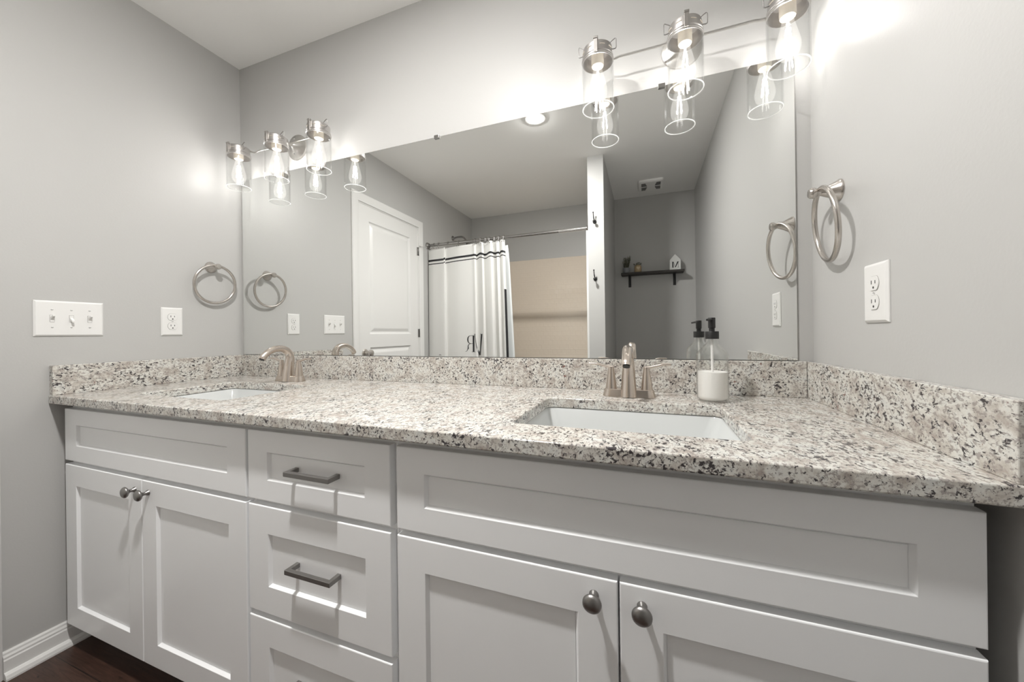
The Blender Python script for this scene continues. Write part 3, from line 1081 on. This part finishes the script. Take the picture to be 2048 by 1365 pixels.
# curtain rod
RY, RZ = -1.700, 1.912
t = thing('shower_rod', 'straight dark chrome shower curtain rod across the tub alcove', 'curtain rod', (0, RY, RZ))
bm = NB()
tube(bm, [(0.012, 0, 0), (1.28, 0, 0)], 0.0125, 20)
obj('rod', bm, 'steel', t, smooth=40)
bm = NB()
tube(bm, [(1.26, 0, 0), (PX0 - 0.012, 0, 0)], 0.0145, 20)
obj('rod_sleeve', bm, 'chrome', t, smooth=40)
for x0, s in ((0.0005, 1), (PX0 - 0.0005, -1)):
    bm = NB()
    lathe(bm, [(0, 0), (0.030, 0), (0.030, 0.006), (0.024, 0.014), (0.019, 0.020), (0.019, 0.024), (0, 0.024)], (x0, 0, 0), (s, 0, 0), 28)
    obj('flange', bm, 'steel', t, smooth=35)

t = thing('shower_fixture', 'chrome shower arm reaching out of the wall above the curtain', 'shower head', (0, -2.185, 2.098))
bm = NB()
lathe(bm, [(0, 0.0005), (0.026, 0.0005), (0.024, 0.008), (0.012, 0.013), (0, 0.013)], (0, 0, 0), (1, 0, 0), 24)
obj('flange', bm, 'steel', t, smooth=40)
bm = NB()
tube(bm, spline([(0.008, 0, 0), (0.07, 0.004, 0.006), (0.13, 0.01, -0.002), (0.165, 0.014, -0.040), (0.18, 0.016, -0.062)], 6), 0.0095, 14)
obj('arm', bm, 'steel', t, smooth=50)
bm = NB()
lathe(bm, [(0, 0), (0.012, 0), (0.016, 0.012), (0.013, 0.022), (0.022, 0.035), (0.042, 0.060), (0.044, 0.068), (0, 0.068)], (0.176, 0.0155, -0.052), (0.35, 0.05, -1), 28)
obj('shower_head', bm, 'steel', t, smooth=40)

# ------------------------------------------------------------------ shower curtain
KN = [(0.012, 0.000), (0.060, 0.010), (0.120, 0.014), (0.185, 0.022), (0.200, 0.016), (0.188, -0.006), (0.200, -0.012), (0.250, -0.004), (0.320, 0.006), (0.400, 0.008), (0.465, 0.010),
      (0.498, 0.018), (0.508, 0.006), (0.494, -0.012), (0.512, -0.010), (0.545, 0.006), (0.574, 0.020), (0.582, 0.004), (0.572, -0.016), (0.600, 0.000), (0.640, 0.018), (0.664, 0.022), (0.672, 0.000), (0.664, -0.018),
      (0.690, 0.000), (0.715, 0.022), (0.728, 0.004), (0.722, -0.018), (0.745, 0.006), (0.772, 0.022), (0.785, 0.004), (0.778, -0.014)]
curve = spline([(a, b, 0) for a, b in KN], 5)
RISE = lambda x: 0.0 if x < 0.19 else (0.006 + 0.010 * (x - 0.19) / 0.31 if x < 0.50 else 0.018 + 0.006 * math.sin((x - 0.52) * 60))


def curt_pt(c, z, flare=True):
    drop = (1.885 - z) / 1.6
    x = c.x - 0.012 * drop * (1 - c.x / 0.8) + 0.040 * drop * max(0, c.x / 0.8) if flare else c.x
    return Vector((max(x, 0.006), RY + c.y * (1 + 0.5 * drop), z))


ZR = [1.868, 1.850, 1.800, 1.7745, 1.7560, 1.7370, 1.7285, 1.70, 1.60, 1.45, 1.30, 1.15, 1.0, 0.85, 0.7, 0.5, 0.3, 0.21]
bm = NB()
rows = []
for z in ZR:
    rows.append([bm.verts.new(curt_pt(c, z + (RISE(c.x) if z > 1.65 else RISE(c.x) * 0.5))) for c in curve])
for i in range(len(ZR) - 1):
    for k in range(len(curve) - 1):
        f = bm.faces.new((rows[i][k], rows[i][k + 1], rows[i + 1][k + 1], rows[i + 1][k]))
        # two woven stripes near the top and a hem stripe down the gathered edge
        if i in (3, 5) or (i > 8 and len(curve) - 12 < k < len(curve) - 6):
            f.material_index = 1
sc = obj('shower_curtain', bm, ['curtain', 'ink'], smooth=180)
sc.modifiers.new('thickness', 'SOLIDIFY').thickness = 0.0012
tag(sc, 'white shower curtain with two black stripes and printed letters', 'shower curtain')


def curt_y(x, z):
    best = None
    for a, b in zip(curve, curve[1:]):
        p, q = curt_pt(a, z), curt_pt(b, z)
        lo, hi = min(p.x, q.x), max(p.x, q.x)
        if lo <= x <= hi and hi - lo > 1e-6:
            y = p.y + (q.y - p.y) * (x - p.x) / (q.x - p.x)
            best = y if best is None else max(best, y)
    return RY if best is None else best


def letter(name, quads, x_left, z0, w_, h_, parent):
    """quads in unit letter space (u right for the reader, v up); the reader faces -y, so u runs towards -x"""
    bm = NB()
    for q in quads:
        n = 6
        (a, b, c, d) = [Vector((p[0], p[1], 0)) for p in q]     # a-b bottom, d-c top
        g = []
        for j in range(n + 1):
            l, r = a.lerp(d, j / n), b.lerp(c, j / n)
            row = []
            for k in range(4):
                p = l.lerp(r, k / 3)
                x, z = x_left - p.x * w_, z0 + p.y * h_
                row.append(bm.verts.new((x, curt_y(x, z) + 0.0016, z)))
            g.append(row)
        for j in range(n):
            for k in range(3):
                bm.faces.new((g[j][k], g[j][k + 1], g[j + 1][k + 1], g[j + 1][k]))
    return obj(name, bm, 'ink', parent)


def arc_quads(cx, cy, rx, ry, t0, t1, w0, w1, n=8):
    out = []
    for k in range(n):
        a, b = math.radians(t0 + (t1 - t0) * k / n), math.radians(t0 + (t1 - t0) * (k + 1) / n)
        f = lambda t_: w0 + (w1 - w0) * abs(math.cos(t_))
        P = lambda t_, s: (cx + (rx - s * f(t_)) * math.cos(t_), cy + (ry - s * f(t_) * 0.5) * math.sin(t_))
        out.append((P(a, 0), P(a, 1), P(b, 1), P(b, 0)))
    return out


Vq = [((0.40, 0.0), (0.50, 0.0), (0.28, 1.0), (0.02, 1.0)), ((0.46, 0.0), (0.52, 0.0), (0.92, 1.0), (0.86, 1.0)), ((0.0, 0.985), (0.42, 0.985), (0.42, 1.0), (0.0, 1.0)), ((0.76, 0.985), (1.0, 0.985), (1.0, 1.0), (0.76, 1.0))]
Rq = [((0.10, 0.0), (0.28, 0.0), (0.28, 1.0), (0.10, 1.0)), ((0.0, 0.0), (0.38, 0.0), (0.38, 0.02), (0.0, 0.02)), ((0.0, 0.98), (0.55, 0.98), (0.55, 1.0), (0.0, 1.0)), ((0.28, 0.50), (0.55, 0.50), (0.55, 0.52), (0.28, 0.52))] \
    + arc_quads(0.52, 0.755, 0.30, 0.245, -90, 90, 0.03, 0.12) + arc_quads(0.50, 0.33, 0.27, 0.18, 0, 90, 0.03, 0.08, 5) + arc_quads(1.0, 0.20, 0.26, 0.19, 180, 270, 0.03, 0.06, 5) + [((0.66, 0.18), (0.77, 0.18), (0.77, 0.34), (0.69, 0.34))]
letter('printed_letter', Vq, 0.568, 0.885, 0.085, 0.190, sc)
letter('printed_letter', Rq, 0.498, 0.915, 0.104, 0.147, sc)
letter('printed_letter', arc_quads(0.5, 0.5, 0.5, 0.5, 20, 160, 0.12, 0.3, 6), 0.152, 0.862, 0.028, 0.03, sc)

bm = NB()
lc = spline([(0.010, -0.060, 0), (0.12, -0.075, 0), (0.25, -0.055, 0), (0.4, -0.075, 0), (0.55, -0.055, 0), (0.68, -0.075, 0), (0.80, -0.050, 0)], 6)
rows = [[bm.verts.new((max(0.024, c.x + (0.055 * (1.87 - z) / 1.2 if c.x > 0.5 else 0)), RY + c.y + 0.02 * (z > 1.7), z)) for c in lc] for z in (1.850, 1.7, 1.4, 1.1, 0.8, 0.45)]
for i in range(len(rows) - 1):
    for k in range(len(lc) - 1):
        bm.faces.new((rows[i][k], rows[i][k + 1], rows[i + 1][k + 1], rows[i + 1][k]))
ln = obj('curtain_liner', bm, 'liner', smooth=180)
ln.modifiers.new('thickness', 'SOLIDIFY').thickness = 0.0008
tag(ln, 'plain pale liner hanging behind the striped shower curtain', 'curtain liner')

# curtain hooks: roller ring over the rod with crossed wires
hook_x = [0.075, 0.125, 0.225, 0.335, 0.500, 0.555, 0.605, 0.640, 0.690, 0.730, 0.775]
first = None
for x in hook_x:
    if first is None:
        first = thing('curtain_hook', 'small chrome double roller hook holding the shower curtain on its rod', 'curtain hook', (x, RY, RZ), 'hooks along the shower rod')
        bm = NB()
        for s in (-1, 1):
            pts = [(s * 0.006, 0.017 * math.sin(a), 0.017 * math.cos(a)) for a in [2 * PI * k / 20 for k in range(3, 18)]]
            pts = [(s * 0.010 * (1 if k < 7 else -1) if k in (0, 14) else s * 0.004, p[1] if 0 < k < 14 else p[1], p[2]) for k, p in enumerate(pts)]
            tube(bm, [(s * 0.004, 0.017 * math.sin(a), 0.017 * math.cos(a)) for a in [2 * PI * k / 20 for k in range(-6, 7)]], 0.0013, 6)
            tube(bm, [(s * 0.004, 0.0165, -0.004), (0, 0.0215, -0.020), (-s * 0.009, 0.0235, -0.037)], 0.0013, 6)
        obj('wire', bm, 'steel', first)
        for s in (-1, 1):
            bm = NB()
            lathe(bm, [(0, -0.003), (0.0035, -0.002), (0.0035, 0.002), (0, 0.003)], (s * 0.009, 0.0235, -0.037), (0, 1, 0), 10)
            obj('roller', bm, 'steel', first)
    else:
        dup_tree(first, (x, RY, RZ))


# ------------------------------------------------------------------ robe hooks on the end of the partition
def robe_hook(label, x, z):
    t = thing('robe_hook', label, 'hook', (x, PY, z))
    bm = NB()
    lathe(bm, [(0, 0.0003), (0.0145, 0.0003), (0.0145, 0.004), (0.010, 0.007), (0, 0.008)], (0, 0, 0), (0, 1, 0), 20)
    obj('rose', bm, 'black', t, smooth=40)
    bm = NB()
    tube(bm, spline([(0, 0.005, 0.004), (-0.002, 0.020, 0.012), (-0.005, 0.028, 0.034), (-0.006, 0.036, 0.062)], 5), [0.0045] * 10 + [0.0036] * 6, 10)
    lathe(bm, [(0, -0.006), (0.0045, -0.004), (0.006, 0), (0.0045, 0.004), (0, 0.006)], (-0.006, 0.036, 0.064), (0, 0, 1), 12)
    tube(bm, spline([(0, 0.005, -0.002), (0, 0.020, -0.010), (0, 0.032, -0.004)], 5), 0.0042, 10)
    lathe(bm, [(0, -0.011), (0.008, -0.008), (0.0115, 0), (0.008, 0.008), (0, 0.011)], (0, 0.034, -0.002), (0, 1, 0), 16)
    obj('prong', bm, 'black', t, smooth=50)


robe_hook('upper small black robe hook on the end of the partition wall', 1.564, 1.928)
robe_hook('lower small black robe hook on the end of the partition wall', 1.564, 1.487)

# ------------------------------------------------------------------ shelf with ornaments
t = thing('wall_shelf', 'black wooden shelf on two iron brackets in the alcove', 'shelf', (1.984, -D, 1.640))
bm = box(NB(), (-0.286, 0.001, 0), (0.286, 0.130, 0.0215))
obj('board', bm, 'shelf', t, bevel=0.003)
for dx in (-0.208, 0.207):
    bm = NB()
    box(bm, (dx - 0.013, 0.0006, -0.112), (dx + 0.013, 0.0042, -0.0005))
    box(bm, (dx - 0.013, 0.0042, -0.0040), (dx + 0.013, 0.105, -0.0005))
    tube(bm, [(dx, 0.0055, -0.098), (dx, 0.030, -0.070), (dx, 0.062, -0.034), (dx, 0.095, -0.006)], 0.0045, 8)
    obj('bracket', bm, 'black', t)

SZ = 1.640 + 0.0217
t = thing('potted_plant', 'small spiky plant in a grey pot on the black shelf', 'potted plant', (1.747, -D + 0.068, SZ))
bm = NB()
lathe(bm, [(0, 0), (0.026, 0), (0.0275, 0.004), (0.034, 0.046), (0.0355, 0.052), (0.0325, 0.052), (0.031, 0.046), (0, 0.044)], n=28)
obj('pot', bm, 'pot', t, smooth=40)
bm = NB()
rnd = random.Random(3)
for k in range(26):
    a = rnd.uniform(0, 2 * PI)
    r0, ln_ = rnd.uniform(0.004, 0.022), rnd.uniform(0.07, 0.135)
    dx, dy = math.cos(a), math.sin(a)
    sp = rnd.uniform(0.1, 0.35)
    base = Vector((dx * r0, dy * r0, 0.045))
    tip = base + Vector((dx * ln_ * sp, dy * ln_ * sp, ln_))
    pts = [base, base.lerp(tip, 0.5) + Vector((dx * 0.003, dy * 0.003, 0)), tip]
    tube(bm, pts, [0.0016, 0.0014, 0.0008], 5)
    for q in range(9):
        p = base.lerp(tip, 0.12 + 0.09 * q)
        b_a = rnd.uniform(0, 2 * PI)
        e = p + Vector((math.cos(b_a) * 0.010, math.sin(b_a) * 0.010, 0.010))
        tube(bm, [p, p.lerp(e, 0.5) + Vector((0, 0, 0.001)), e], [0.0010, 0.0022, 0.0005], 4)
obj('foliage', bm, 'leaf', t)

t = thing('candle_jar', 'tan jar with a heart tag and dark leafy top on the black shelf', 'jar', (1.856, -D + 0.072, SZ))
bm = NB()
lathe(bm, [(0, 0), (0.031, 0), (0.034, 0.004), (0.034, 0.056), (0.030, 0.064), (0.027, 0.068), (0.027, 0.074), (0, 0.074)], n=28)
obj('jar_body', bm, 'candle', t, smooth=40)
bm = NB()
for k in range(34):
    a = rnd.uniform(0, 2 * PI)
    r = rnd.uniform(0.006, 0.034)
    p = Vector((math.cos(a) * r, math.sin(a) * r, 0.070 + rnd.uniform(0, 0.020)))
    e = p + Vector((math.cos(a) * 0.017, math.sin(a) * 0.017, rnd.uniform(-0.012, 0.010)))
    tube(bm, [p, p.lerp(e, 0.5), e], [0.001, 0.0065, 0.001], 6, sq=0.35)
obj('leaf_garland', bm, 'leaf', t)
bm = NB()
heart = [(0, -0.016), (0.010, -0.006), (0.014, 0.003), (0.012, 0.010), (0.006, 0.012), (0, 0.007), (-0.006, 0.012), (-0.012, 0.010), (-0.014, 0.003), (-0.010, -0.006)]
prism(bm, [(a * 1.15 + 0.004, b * 1.15 + 0.042) for a, b in heart], 0.0345, 0.0375)
obj('heart_tag', bm, 'tag', t)

t = thing('house_block', 'white wooden house shaped block with a black letter M on the shelf', 'ornament', (2.193, -D + 0.070, SZ))
bm = NB()
prism(bm, [(-0.048, 0), (0.048, 0), (0.048, 0.098), (0, 0.152), (-0.048, 0.098)], -0.018, 0.018)
obj('block', bm, 'house', t, bevel=0.001)
# stencilled serif M; reader faces -y so reader's right is -x
bm = NB()


def q2(pts):
    vs = [bm.verts.new((-(u - 0.5) * 0.064 + 0.002, 0.0186, 0.024 + v * 0.056)) for u, v in pts]
    bm.faces.new(vs)


for pts in ([(0.76, 0), (0.94, 0), (0.94, 1), (0.76, 1)], [(0.05, 1), (0.25, 1), (0.56, 0.06), (0.46, 0.02)], [(0.50, 0.04), (0.56, 0.04), (0.76, 0.92), (0.74, 1.0)], [(0.10, 0.02), (0.145, 0.02), (0.145, 0.85), (0.10, 0.98)],
            [(0.0, 0), (0.25, 0), (0.25, 0.04), (0.0, 0.04)], [(0.66, 0), (1.0, 0), (1.0, 0.04), (0.66, 0.04)], [(0.0, 0.96), (0.22, 0.96), (0.22, 1), (0.0, 1)], [(0.74, 0.96), (1.0, 0.96), (1.0, 1), (0.74, 1)]):
    q2(pts)
obj('letter_m', bm, 'black', t)
